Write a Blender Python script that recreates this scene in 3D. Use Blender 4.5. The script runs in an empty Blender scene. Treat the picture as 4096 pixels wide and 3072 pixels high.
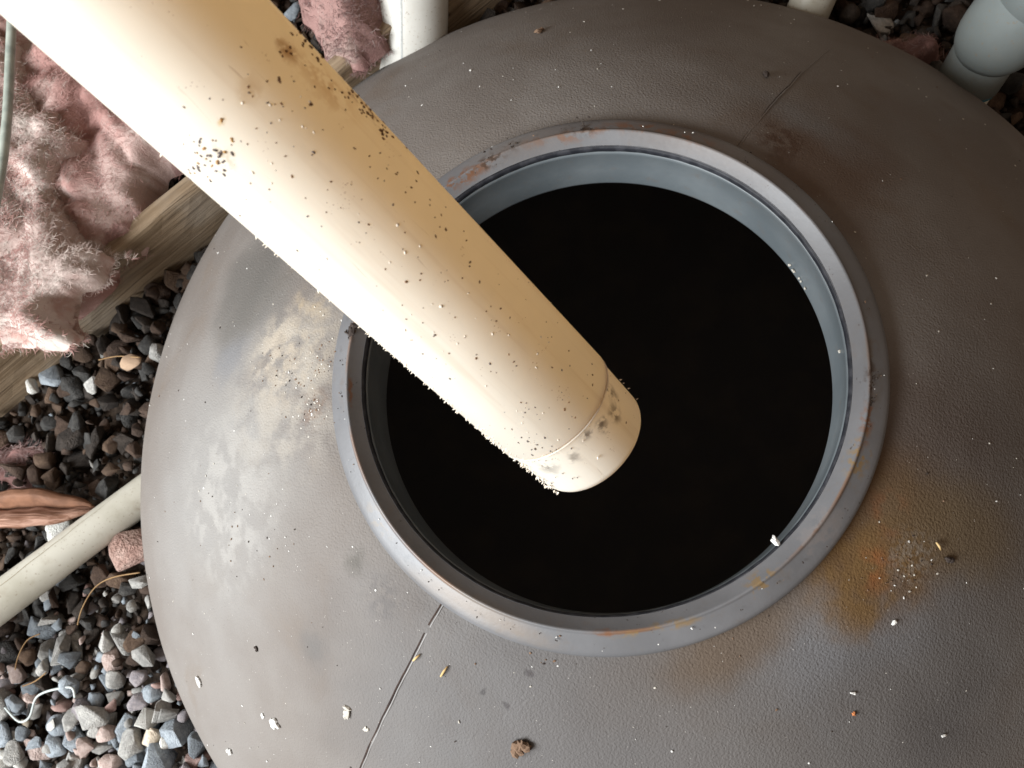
import bpy, bmesh, math, random
import numpy as np
from mathutils import Vector, Matrix, Euler, noise as mn

sc = bpy.context.scene
col = sc.collection
random.seed(7)
rng = np.random.default_rng(7)

# ------------------------------------------------------------------ camera
CAM = Vector((0.0492, -0.2476, 0.8559))
CROT = Euler((0.2548, 0.1625, 0.0), 'XYZ')
FPX = 3250.0                                   # focal length in pixels of the 4096 px wide photo
cd = bpy.data.cameras.new('camera')
cam = bpy.data.objects.new('camera', cd)
col.objects.link(cam)
cam.location = CAM
cam.rotation_euler = CROT
cd.sensor_width = 36.0
cd.lens = 36.0 * FPX / 4096.0
cd.clip_start = 0.01
cd.clip_end = 100
cd.dof.use_dof = True
cd.dof.focus_distance = 0.86
cd.dof.aperture_fstop = 11.0
sc.camera = cam

# ------------------------------------------------------------------ light
w = bpy.data.worlds.new('World')
sc.world = w
w.use_nodes = True
bg = w.node_tree.nodes['Background']
bg.inputs[0].default_value = (1.0, 0.77, 0.60, 1)
bg.inputs[1].default_value = 0.315

def area(name, loc, target, sx, sy, power, color):
    l = bpy.data.lights.new(name, 'AREA')
    l.shape = 'RECTANGLE'
    l.size, l.size_y = sx, sy
    l.energy = power
    l.color = color
    o = bpy.data.objects.new(name, l)
    col.objects.link(o)
    o.location = loc
    o.rotation_euler = (Vector(target) - Vector(loc)).to_track_quat('-Z', 'Y').to_euler()
    return o
# daylight coming in low through the open side of the crawl space
area('daylight_opening', (-2.38, -1.48, 1.65), (0, 0, -0.1), 2.6, 1.3, 330, (0.93, 0.97, 1.0))

sc.view_settings.view_transform = 'Standard'
sc.view_settings.look = 'None'
sc.view_settings.exposure = 0.0
sc.view_settings.gamma = 1.0

# ------------------------------------------------------------------ helpers
RM = CROT.to_matrix()
def ray(u, v):
    d = RM @ Vector(((u - 2048) / FPX, -(v - 1536) / FPX, -1.0))
    return d.normalized()
def at(u, v, z):
    d = ray(u, v)
    return CAM + d * ((z - CAM.z) / d.z)
def topx(p):
    c = RM.transposed() @ (Vector(p) - CAM)
    return (2048 + FPX * c.x / -c.z, 1536 - FPX * c.y / -c.z)

def tag(o, label=None, cat=None, group=None, kind=None):
    if label: o['label'] = label
    if cat: o['category'] = cat
    if group: o['group'] = group
    if kind: o['kind'] = kind
    return o
def empty(name, loc=(0, 0, 0)):
    o = bpy.data.objects.new(name, None)
    col.objects.link(o)
    o.location = loc
    o.empty_display_size = 0.05
    return o
def link(name, me, parent=None):
    o = bpy.data.objects.new(name, me)
    col.objects.link(o)
    if parent: o.parent = parent
    return o
def mesh(name, verts, faces, mats=(), smooth=True, mi=None):
    me = bpy.data.meshes.new(name)
    me.from_pydata([tuple(v) for v in verts], [], faces)
    for m in mats: me.materials.append(m)
    if mi is not None: me.polygons.foreach_set('material_index', mi)
    if smooth: me.polygons.foreach_set('use_smooth', [True] * len(me.polygons))
    me.update()
    return me
def revolve(prof, n=256, closed_end=False):
    """profile of (r, z) -> verts, faces round local Z"""
    V, F = [], []
    for r, z in prof:
        for k in range(n):
            a = 2 * math.pi * k / n
            V.append((r * math.cos(a), r * math.sin(a), z))
    for i in range(len(prof) - 1):
        for k in range(n):
            k2 = (k + 1) % n
            F.append((i * n + k, i * n + k2, (i + 1) * n + k2, (i + 1) * n + k))
    if closed_end:
        V.append((0, 0, prof[-1][1]))
        b = (len(prof) - 1) * n
        for k in range(n): F.append((b + k, b + (k + 1) % n, len(V) - 1))
    return V, F
def tube(pts, rad, n=16, caps=True):
    """swept tube along points"""
    pts = [Vector(p) for p in pts]
    if not hasattr(rad, '__len__'): rad = [rad] * len(pts)
    V, F = [], []
    up = None
    for i, p in enumerate(pts):
        d = (pts[min(i + 1, len(pts) - 1)] - pts[max(i - 1, 0)]).normalized()
        if up is None:
            up = d.orthogonal().normalized()
        up = (up - d * up.dot(d)).normalized()
        s = d.cross(up)
        for k in range(n):
            a = 2 * math.pi * k / n
            V.append(p + (up * math.cos(a) + s * math.sin(a)) * rad[i])
    for i in range(len(pts) - 1):
        for k in range(n):
            k2 = (k + 1) % n
            F.append((i * n + k, i * n + k2, (i + 1) * n + k2, (i + 1) * n + k))
    if caps:
        F.append(tuple(range(n))[::-1])
        b = (len(pts) - 1) * n
        F.append(tuple(range(b, b + n)))
    return V, F
def fbm(p, oct=4, sc_=1.0):
    v, a, f = 0, 1, sc_
    for _ in range(oct):
        v += a * mn.noise(Vector(p) * f)
        a *= 0.5; f *= 2.07
    return v
def sstep(a, b, x):
    t = min(1, max(0, (x - a) / (b - a)))
    return t * t * (3 - 2 * t)

# ------------------------------------------------------------------ material helpers
class M:
    def __init__(s, name, rough=0.6, spec=0.4):
        s.m = bpy.data.materials.new(name)
        s.m.use_nodes = True
        s.nt = s.m.node_tree
        s.b = s.nt.nodes['Principled BSDF']
        s.b.inputs['Roughness'].default_value = rough
        s.b.inputs['Specular IOR Level'].default_value = spec
        tc = s.nt.nodes.new('ShaderNodeTexCoord')
        s.co = tc.outputs['Object']
    def n(s, t, **k):
        x = s.nt.nodes.new(t)
        for a, v in k.items(): setattr(x, a, v)
        return x
    def L(s, a, b): s.nt.links.new(a, b)
    def val(s, sock, v):
        if hasattr(v, 'is_output'): s.L(v, sock)
        elif isinstance(v, (tuple, list)) and len(v) == 3 and sock.type == 'RGBA': sock.default_value = (*v, 1)
        else: sock.default_value = v
    def noise(s, scale, detail=3, rough=0.55, co=None, dist=0.0):
        x = s.n('ShaderNodeTexNoise')
        s.L(co or s.co, x.inputs['Vector'])
        x.inputs['Scale'].default_value = scale
        x.inputs['Detail'].default_value = detail
        x.inputs['Roughness'].default_value = rough
        x.inputs['Distortion'].default_value = dist
        return x.outputs['Fac']
    def noisec(s, scale, detail=2):
        x = s.n('ShaderNodeTexNoise')
        s.L(s.co, x.inputs['Vector'])
        x.inputs['Scale'].default_value = scale
        x.inputs['Detail'].default_value = detail
        return x.outputs['Color']
    def voro(s, scale, co=None, feature='F1', out='Distance', rnd=1.0):
        x = s.n('ShaderNodeTexVoronoi', feature=feature)
        s.L(co or s.co, x.inputs['Vector'])
        x.inputs['Scale'].default_value = scale
        x.inputs['Randomness'].default_value = rnd
        return x.outputs[out]
    def ramp(s, f, lo, hi, a=0.0, b=1.0):
        x = s.n('ShaderNodeMapRange', interpolation_type='SMOOTHSTEP')
        s.val(x.inputs['Value'], f)
        x.inputs['From Min'].default_value = lo
        x.inputs['From Max'].default_value = hi
        x.inputs['To Min'].default_value = a
        x.inputs['To Max'].default_value = b
        return x.outputs['Result']
    def math(s, op, a, b=None, c=None):
        x = s.n('ShaderNodeMath', operation=op)
        s.val(x.inputs[0], a)
        if b is not None: s.val(x.inputs[1], b)
        if c is not None: s.val(x.inputs[2], c)
        return x.outputs[0]
    def vmath(s, op, a, b=None):
        x = s.n('ShaderNodeVectorMath', operation=op)
        s.val(x.inputs[0], a)
        if b is not None: s.val(x.inputs[1], b)
        return x.outputs[1] if op in ('LENGTH', 'DISTANCE', 'DOT_PRODUCT') else x.outputs[0]
    def mix(s, f, a, b, mode='MIX'):
        x = s.n('ShaderNodeMix', data_type='RGBA', blend_type=mode)
        s.val(x.inputs[0], f)
        s.val(x.inputs[6], a)
        s.val(x.inputs[7], b)
        return x.outputs[2]
    def warp(s, scale, amt, detail=3):
        c = s.noisec(scale, detail)
        c = s.vmath('SUBTRACT', c, (0.5, 0.5, 0.5))
        c = s.vmath('MULTIPLY', c, (amt, amt, amt))
        return s.vmath('ADD', s.co, c)
    def blob(s, P, r, co, soft=0.35, stretch=None):
        """1 inside radius r round point P, falling to 0; stretch=(axis vector, factor)"""
        d = s.vmath('SUBTRACT', co, tuple(P))
        if stretch:
            ax = Vector(stretch[0]).normalized()
            dt = s.vmath('DOT_PRODUCT', d, tuple(ax))
            k = s.math('MULTIPLY', dt, 1.0 / stretch[1] - 1.0)
            x = s.n('ShaderNodeVectorMath', operation='SCALE')
            x.inputs[0].default_value = tuple(ax)
            s.L(k, x.inputs[3])
            d = s.vmath('ADD', d, x.outputs[0])
        return s.ramp(s.vmath('LENGTH', d), r * soft, r, 1.0, 0.0)
    def color(s, c): s.val(s.b.inputs['Base Color'], c)
    def bump(s, h, strength=0.5, dist=0.001, prev=None):
        x = s.n('ShaderNodeBump')
        x.inputs['Strength'].default_value = strength
        x.inputs['Distance'].default_value = dist
        s.L(h, x.inputs['Height'])
        if prev: s.L(prev, x.inputs['Normal'])
        s.L(x.outputs[0], s.b.inputs['Normal'])
        return x.outputs[0]

def simple(name, c, c2=None, scale=60, rough=0.7, bump=0.0, spec=0.3):
    m = M(name, rough, spec)
    if c2: m.color(m.mix(m.ramp(m.noise(scale, 4), 0.3, 0.7), c, c2))
    else: m.color(c)
    if bump: m.bump(m.noise(scale * 2, 4), 0.6, bump)
    return m.m

# ------------------------------------------------------------------ dome profile
GZ = -0.425                                    # ground level round the tank
_ang = [(0.300, 12), (0.36, 23), (0.5, 35), (0.65, 41), (0.757, 45), (0.765, 58), (0.772, 86)]
_rs = np.linspace(0.300, 0.772, 300)
_sl = np.tan(np.radians(np.interp(_rs, [a[0] for a in _ang], [a[1] for a in _ang])))
_zs = -0.026 - np.concatenate([[0], np.cumsum((_sl[1:] + _sl[:-1]) / 2 * np.diff(_rs))])
def zd(r): return float(np.interp(r, _rs, _zs))
def on_dome(u, v):
    z = -0.1
    for _ in range(40):
        p = at(u, v, z)
        z = 0.5 * z + 0.5 * zd(math.hypot(p.x, p.y))
    return at(u, v, z)
def dome_normal(p):
    r = math.hypot(p.x, p.y)
    s = float(np.interp(r, _rs, _sl))
    return Vector((p.x / r * s, p.y / r * s, 1)).normalized()
SEAM_AZ = math.radians(56.5)
SEAM = Vector((math.cos(SEAM_AZ), math.sin(SEAM_AZ), 0))

# ================================================================== GROUND
mg = M('soil', 0.95, 0.1)
mg.color(mg.mix(mg.ramp(mg.noise(40, 5), 0.35, 0.7), (0.018, 0.013, 0.010), (0.06, 0.042, 0.03)))
mg.bump(mg.noise(90, 5), 0.8, 0.006)
V, F = [], []
rad = [0.755] + [0.755 * 1.035 ** i for i in range(1, 75)]
n = 160
for r in rad:
    for k in range(n):
        a = 2 * math.pi * k / n
        x, y = r * math.cos(a), r * math.sin(a)
        V.append((x, y, GZ + 0.012 * fbm((x * 3, y * 3, 0), 3) - 0.008))
for i in range(len(rad) - 1):
    for k in range(n):
        k2 = (k + 1) % n
        F.append((i * n + k, (i + 1) * n + k, (i + 1) * n + k2, i * n + k2))
ground = tag(link('ground', mesh('ground', V, F, [mg.m])), kind='structure')

# ================================================================== TANK
def tank_material():
    m = M('tank_plastic', 0.5, 0.14)
    wp = m.warp(14, 0.10, 4)
    wf = m.warp(60, 0.02, 3)
    c = m.mix(m.ramp(m.noise(5, 4), 0.35, 0.7), (0.170, 0.150, 0.134), (0.205, 0.188, 0.172))
    # general brown dust film in broad patches
    c = m.mix(m.ramp(m.noise(7, 5, 0.6, dist=0.5), 0.5, 0.75, 0, 0.45), c, (0.16, 0.125, 0.095))
    ST = []
    def stain(u, v, r, colr, amt, soft=0.2, co=None, stretch=None, breakup=None):  # lays real marks, and broad tones that imitate light falloff
        k = m.blob(on_dome(u, v), r, co or wp, soft, stretch)
        if breakup: k = m.math('MULTIPLY', k, m.ramp(m.noise(*breakup), 0.42, 0.6))
        return m.mix(m.math('MULTIPLY', k, amt), c, colr)
    # dry brown grime close to the neck, right and top
    c = stain(3650, 1750, 0.14, (0.105, 0.066, 0.048), 0.55)
    c = stain(3300, 640, 0.14, (0.11, 0.068, 0.045), 0.7)
    c = stain(3130, 560, 0.05, (0.07, 0.035, 0.02), 0.7, 0.1, wf, None, (70, 4))
    c = stain(2700, 2640, 0.10, (0.12, 0.09, 0.066), 0.6, 0.1, None, ((1, 0.5, 0), 2.2))
    # grey scuffs
    c = stain(3230, 480, 0.05, (0.19, 0.19, 0.19), 0.6, 0.1, None, ((1, -0.9, 0), 2.6))
    c = stain(3400, 2520, 0.10, (0.25, 0.26, 0.28), 0.6, 0.1, None, ((1, 0.4, 0), 1.8))
    c = stain(930, 1420, 0.06, (0.14, 0.145, 0.16), 0.8, 0.1, None, ((1, 0.6, 0), 1.8))
    c = stain(1050, 1180, 0.10, (0.15, 0.142, 0.13), 0.7, 0.1)
    # sandy patches on the left
    c = stain(1120, 1430, 0.085, (0.44, 0.38, 0.30), 0.9, 0.25, wf, None, (45, 5))
    c = stain(1240, 1230, 0.05, (0.36, 0.29, 0.20), 0.85, 0.15, wf, None, (26, 3))
    c = stain(1250, 1640, 0.035, (0.15, 0.085, 0.055), 0.8, 0.1, wf, None, (120, 4))
    c = stain(1000, 1750, 0.14, (0.29, 0.275, 0.25), 0.6, 0.1, wf, None, (35, 6))
    c = stain(1420, 2250, 0.022, (0.11, 0.10, 0.085), 0.8, 0.1, wf)
    c = stain(1520, 2390, 0.04, (0.12, 0.11, 0.105), 0.6, 0.1, wf, None, (90, 4))
    c = stain(1250, 2590, 0.035, (0.12, 0.115, 0.11), 0.6, 0.1, wf)
    c = stain(2118, 2690, 0.008, (0.05, 0.03, 0.022), 0.9, 0.3, wf)
    c = stain(2025, 2825, 0.006, (0.04, 0.022, 0.015), 0.9, 0.3, wf)
    c = stain(1930, 2770, 0.006, (0.05, 0.035, 0.025), 0.9, 0.3, wf)
    c = stain(3800, 2225, 0.012, (0.03, 0.02, 0.015), 0.9, 0.2, wf)
    c = stain(3760, 2900, 0.09, (0.11, 0.095, 0.085), 0.6, 0.1)
    c = m.mix(1.0, c, (0.84, 0.835, 0.835), "MULTIPLY")
    # left shoulder: pale dry dust film, paled further to imitate daylight on it
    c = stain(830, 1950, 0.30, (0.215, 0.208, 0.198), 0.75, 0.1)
    c = stain(1000, 1120, 0.14, (0.085, 0.080, 0.073), 0.7, 0.2)  # duller, dirtier patch behind it, darkened to imitate weaker light
    c = stain(3600, 2850, 0.30, (0.075, 0.072, 0.072), 0.6, 0.2)  # lower right darkened in the colour to imitate fading light
    c = stain(3900, 1900, 0.20, (0.075, 0.062, 0.054), 0.6, 0.2)  # right side darkened likewise, shade put into the colour
    c = stain(2100, 3000, 0.36, (0.082, 0.083, 0.087), 0.6, 0.2)  # blue-grey tone along the bottom, painted falloff of the daylight
    # ochre and rust stain low on the right of the neck
    c = stain(3480, 2130, 0.125, (0.105, 0.062, 0.030), 0.85, 0.3, wf)
    c = stain(3500, 2160, 0.12, (0.090, 0.050, 0.022), 0.85, 0.2, wf, None, (15, 3))
    c = stain(3470, 2310, 0.085, (0.130, 0.076, 0.030), 0.9, 0.35, wf, None, (18, 3))
    c = stain(3560, 2050, 0.034, (0.18, 0.058, 0.020), 0.8, 0.1, wf, None, (26, 3))
    c = stain(3500, 2270, 0.034, (0.19, 0.072, 0.024), 0.85, 0.1, wf, None, (26, 3))
    c = stain(3850, 2120, 0.075, (0.115, 0.080, 0.042), 0.7, 0.2, wf, ((1, -0.35, 0), 2.6))
    c = stain(2950, 2560, 0.05, (0.10, 0.072, 0.05), 0.8, 0.3, wf, ((1, 0.7, 0), 2.4))
    c = stain(3650, 2230, 0.045, (0.20, 0.18, 0.155), 0.45, 0.1, wf, None, (160, 4))
    # broad chalky dust left of the neck
    c = stain(1130, 1560, 0.15, (0.28, 0.255, 0.220), 0.75, 0.2, wf, None, (22, 6))
    c = stain(1180, 1420, 0.10, (0.29, 0.250, 0.200), 0.75, 0.2, wf, None, (50, 5))
    c = stain(900, 2000, 0.16, (0.27, 0.258, 0.240), 0.7, 0.2, wf, None, (30, 6))
    # dark and pale dust specks
    sp = m.voro(330, m.warp(200, 0.004))
    sel = m.ramp(m.noise(9, 3), 0.5, 0.62)
    k = m.math('MULTIPLY', m.ramp(sp, 0.10, 0.2, 1, 0), m.ramp(m.noise(140, 1), 0.60, 0.66))
    c = m.mix(m.math('MULTIPLY', m.math('MULTIPLY', k, sel), 0.8), c, (0.05, 0.035, 0.028))
    sp2 = m.voro(240, m.warp(200, 0.004))
    k2 = m.math('MULTIPLY', m.ramp(sp2, 0.08, 0.16, 1, 0), m.ramp(m.noise(75, 1), 0.62, 0.67))
    c = m.mix(m.math('MULTIPLY', k2, 0.8), c, (0.40, 0.375, 0.34))
    m.color(c)
    m.L(m.ramp(m.noise(12, 3), 0.3, 0.7, 0.62, 0.80), m.b.inputs['Roughness'])
    # leather-like moulded grain
    wg = m.warp(200, 0.003, 2)
    h = m.math('MULTIPLY', m.noise(380, 2, 0.5, wg), 1.0)
    h2 = m.voro(420, wg, 'SMOOTH_F1')
    hh = m.math('ADD', h, m.math('MULTIPLY', h2, -0.55))
    m.bump(hh, 0.7, 0.0011)
    return m.m
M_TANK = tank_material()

tank = tag(empty('storage_tank', (0, 0, GZ)),
           'large buried grey plastic tank with grained domed top and open round neck', 'tank')
def tank_part(name, V, F, mat, parent=None, **k):
    base = parent or tank
    off = Vector((0, 0, GZ))
    o = link(name, mesh(name, V, F, mat if isinstance(mat, list) else [mat], **k), base)
    if base is tank: o.location = -off
    return o
rs = list(np.linspace(0.2955, 0.70, 70)) + list(np.linspace(0.706, 0.772, 30))
prof = [(r, zd(r)) for r in rs] + [(0.7725, zd(0.772) - 0.03), (0.7725, -0.6), (0.76, -1.0)]
V, F = revolve(prof, 320)
V = [(x, y, z + (0.0012 * fbm((x * 9, y * 9, 3), 3) if math.hypot(x, y) > 0.32 else 0)) for x, y, z in V]
F = [f[::-1] for f in F]
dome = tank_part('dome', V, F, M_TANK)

# dark inside of the tank
mi = M('tank_inside', 0.8, 0.1)
mi.color(mi.mix(mi.ramp(mi.noise(8, 4), 0.4, 0.7), (0.13, 0.125, 0.125), (0.16, 0.145, 0.135)))
prof = [(0.290, -0.104)] + [(r, zd(r) - 0.085 + 0.06 * sstep(0.29, 0.4, r)) for r in np.linspace(0.3, 0.745, 16)] + [(0.755, -0.6), (0.75, -0.95), (0.66, -1.10), (0.4, -1.16), (0.1, -1.18)]
V, F = revolve(prof, 96, True)
tank_part('inner_shell', V, F, mi.m)

# neck: raised ring, dark gasket in its groove, inner wall
def neck_material(name, base, base2, stains):
    m = M(name, 0.42, 0.45)
    wf = m.warp(55, 0.016, 4)
    ws = m.warp(140, 0.008, 3)
    c = m.mix(m.ramp(m.noise(9, 4), 0.35, 0.7), base, base2)
    c = m.mix(m.ramp(m.noise(60, 5, 0.6), 0.55, 0.75, 0, 0.35), c, (0.12, 0.10, 0.085))
    if stains:
        x = m.n('ShaderNodeSeparateXYZ'); m.L(m.co, x.inputs[0])
        rr = m.math('SQRT', m.math('ADD', m.math('MULTIPLY', x.outputs[0], x.outputs[0]), m.math('MULTIPLY', x.outputs[1], x.outputs[1])))
        # thin rust line along the crest of the ring
        line = m.ramp(m.math('ABSOLUTE', m.math('SUBTRACT', rr, 0.2838)), 0.0008, 0.0030, 1, 0)
        line = m.math('MULTIPLY', line, m.ramp(m.noise(7, 4), 0.43, 0.62))
        c = m.mix(m.math('MULTIPLY', line, 0.8), c, (0.16, 0.075, 0.03))
        for u, v, r, cc, amt, st, br in stains:
            P = at(u, v, -0.003)
            t = Vector((-P.y, P.x, 0))
            k = m.blob(P, r, ws, 0.15, (t, st))
            if br: k = m.math('MULTIPLY', k, m.ramp(m.noise(br, 4, 0.6), 0.47, 0.58))
            c = m.mix(m.math('MULTIPLY', k, amt), c, cc)
        sp = m.voro(170, ws)
        k = m.math('MULTIPLY', m.ramp(sp, 0.10, 0.2, 1, 0), m.ramp(m.noise(45, 1), 0.60, 0.66))
        c = m.mix(m.math('MULTIPLY', k, 0.85), c, (0.04, 0.03, 0.025))
    m.color(c)
    m.bump(m.noise(160, 4), 0.25, 0.0006)
    return m.m
DK, RU, OC = (0.045, 0.026, 0.016), (0.15, 0.062, 0.025), (0.20, 0.12, 0.035)
ns = [(2700, 525, 0.034, (0.10, 0.075, 0.06), 0.6, 4.0, 0), (2250, 545, 0.012, RU, 0.75, 8.0, 50), (1890, 690, 0.012, RU, 0.8, 5.0, 70), (1880, 760, 0.010, (0.12, 0.08, 0.05), 0.6, 8.0, 0), (3500, 1420, 0.014, (0.11, 0.085, 0.06), 0.6, 6.0, 40), (2950, 620, 0.03, (0.12, 0.095, 0.08), 0.5, 4.0, 0), (2100, 560, 0.03, (0.13, 0.105, 0.09), 0.5, 4.0, 0), (1900, 2440, 0.02, (0.17, 0.125, 0.085), 0.6, 8.0, 0), (1830, 720, 0.016, RU, 0.85, 3.0, 120), (1960, 640, 0.015, DK, 0.9, 2.2, 150), (2045, 575, 0.016, DK, 0.9, 1.2, 130),
      (2340, 515, 0.013, DK, 0.95, 3.0, 120), (2560, 500, 0.018, RU, 0.75, 3.6, 90), (2760, 545, 0.014, RU, 0.7, 3.6, 100),
      (3480, 1520, 0.008, DK, 0.95, 5.0, 100), (3470, 1690, 0.010, RU, 0.9, 4.0, 110), (3440, 1830, 0.018, OC, 0.8, 2.0, 120),
      (3050, 2325, 0.018, OC, 0.75, 1.6, 100), (2640, 2508, 0.007, OC, 0.85, 9.0, 60), (2430, 2530, 0.006, RU, 0.9, 3.0, 0),
      (1412, 1320, 0.012, DK, 0.95, 1.8, 90), (1400, 1560, 0.004, RU, 0.9, 9.0, 0), (1620, 2200, 0.018, (0.10, 0.10, 0.105), 0.8, 1.6, 100),
      (1500, 2080, 0.018, (0.16, 0.13, 0.10), 0.7, 2.0, 80), (3280, 2150, 0.03, (0.17, 0.155, 0.15), 0.7, 2.0, 60)]
M_NECK = neck_material('neck_plastic', (0.112, 0.112, 0.116), (0.145, 0.145, 0.150), ns)
M_WALL = neck_material('neck_wall_plastic', (0.095, 0.11, 0.118), (0.13, 0.145, 0.152), None)
prof = [(0.3110, -0.045), (0.3090, -0.0250), (0.3080, -0.0190), (0.3066, -0.0152), (0.3040, -0.0128), (0.300, -0.0104), (0.2950, -0.0074), (0.2868, -0.0028), (0.2856, -0.0022),
        (0.2848, -0.0005), (0.2836, 0.0003), (0.2824, 0.0002), (0.2814, -0.0008), (0.2775, -0.0040), (0.2700, -0.0106), (0.2690, -0.0112)]
V, F = revolve(prof, 320)
V = [(x * (1 + 0.0009 * fbm((x * 5, y * 5, 7), 2)), y * (1 + 0.0009 * fbm((x * 5, y * 5, 9), 2)), z) for x, y, z in V]
neck = tank_part('neck_ring', V, [f[::-1] for f in F], M_NECK)
mr = M('gasket_rubber', 0.55, 0.3)
mr.color(mr.mix(mr.ramp(mr.noise(80, 4), 0.4, 0.7), (0.013, 0.014, 0.018), (0.035, 0.036, 0.042)))
prof = [(0.2690, -0.0108), (0.2704, -0.0112), (0.2704, -0.0120), (0.2682, -0.0124), (0.2668, -0.0140), (0.2667, -0.0180), (0.2672, -0.0212), (0.2684, -0.0222)]
V, F = revolve(prof, 320)
def jit(V, s, amp, z0):
    out = []
    for x, y, z in V:
        a = mn.noise(Vector((x * s, y * s, z0))) * amp
        out.append((x * (1 + a), y * (1 + a), z + a * 0.12))
    return out
tank_part('gasket', jit(V, 60, 0.002, 1.0), [f[::-1] for f in F], mr.m, parent=neck)
prof = [(0.2710, -0.0214), (0.2674, -0.0216), (0.2662, -0.0230), (0.2660, -0.0260), (0.2670, -0.029), (0.2668, -0.06), (0.2664, -0.0945), (0.2672, -0.0985), (0.2720, -0.1005), (0.292, -0.1005)]
V, F = revolve(prof, 320)
tank_part('inner_wall', V, [f[::-1] for f in F], M_WALL, parent=neck)

# mould seam: a raised lip with a dark split beside it
mseam = M('seam_plastic', 0.5, 0.4)
mseam.color(mseam.mix(mseam.ramp(mseam.noise(60, 3), 0.4, 0.7), (0.19, 0.18, 0.172), (0.23, 0.22, 0.21)))
mgap = simple('seam_gap', (0.02, 0.012, 0.01), (0.05, 0.03, 0.022), 90, 0.9)
def seam_strip(sign, r0, r1, off, width, h, mat, name, wob):
    d = SEAM * sign
    s = Vector((-d.y, d.x, 0)) * sign
    V, F = [], []
    N = 90
    for i in range(N + 1):
        r = r0 + (r1 - r0) * i / N
        wv = wob * fbm((r * 25, sign, 5), 3)
        ww = width * (0.75 + 0.5 * mn.noise(Vector((r * 40, 2.0 * sign, off * 300))))
        for q, hh in ((-0.5, -0.0012), (-0.3, h), (0.3, h), (0.5, -0.0012)):
            p = d * r + s * (off + wv + q * ww)
            V.append((p.x, p.y, zd(math.hypot(p.x, p.y)) + hh * (0.8 + 0.5 * mn.noise(Vector((r * 60, 3, sign))))))
    for i in range(N):
        for k in range(3):
            a = i * 4 + k
            F.append((a, a + 1, a + 5, a + 4))
    return tank_part(name, V, F, mat)
tag(seam_strip(-1, 0.308, 0.775, 0.0004, 0.0028, 0.0014, mseam.m, 'mould_seam', 0.0012), 'raised seam with dark split below the neck')
seam_strip(-1, 0.308, 0.775, 0.0030, 0.0036, 0.0013, mgap, 'seam_split', 0.0012)
mgap2 = simple('seam_gap_dull', (0.05, 0.038, 0.032), (0.08, 0.062, 0.052), 90, 0.9)
tag(seam_strip(1, 0.308, 0.60, 0.0, 0.0034, 0.0008, M_TANK, 'mould_seam', 0.0012), 'faint seam above the neck')
seam_strip(1, 0.308, 0.50, 0.0022, 0.0014, 0.0005, mgap2, 'seam_split', 0.0012)

# ================================================================== MAIN PIPE
AX = Vector((0.5005, -0.4310, -0.7508)).normalized()       # runs down into the hole
A0 = Vector((-0.2230, 0.0790, 0.4870))
PR = 0.057
def hit_pipe(u, v, r=PR):
    """first point of the view ray on the pipe (t along the axis), or None"""
    d = ray(u, v); o = CAM - A0
    dp = d - AX * d.dot(AX); op = o - AX * o.dot(AX)
    a, b, c = dp.dot(dp), 2 * dp.dot(op), op.dot(op) - r * r
    D = b * b - 4 * a * c
    if D < 0:
        s = -b / (2 * a); miss = True
    else:
        s = (-b - math.sqrt(D)) / (2 * a); miss = False
    P = CAM + d * s
    return P, (P - A0).dot(AX), miss
t_seam = float(np.mean([hit_pipe(u, v)[1] for u, v in ((2416, 1589), (2384, 1648), (2335, 1721), (2226, 1793))]))
t_end = float(np.mean([hit_pipe(u, v)[1] for u, v in ((2530, 1820), (2440, 1905), (2350, 1952))]))
t_end += 0.008
TIP = A0 + AX * t_end
LT = t_end - t_seam
pipe = tag(empty('drain_pipe', TIP), 'thick cream plastic pipe speckled with dirt slanting down into the tank opening', 'pipe')
pipe.rotation_mode = 'QUATERNION'
pipe.rotation_quaternion = (-AX).to_track_quat('Z', 'Y')      # local +Z goes up the pipe
PM = Matrix.Translation(TIP) @ (-AX).to_track_quat('Z', 'Y').to_matrix().to_4x4()
PMI = PM.inverted()

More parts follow.
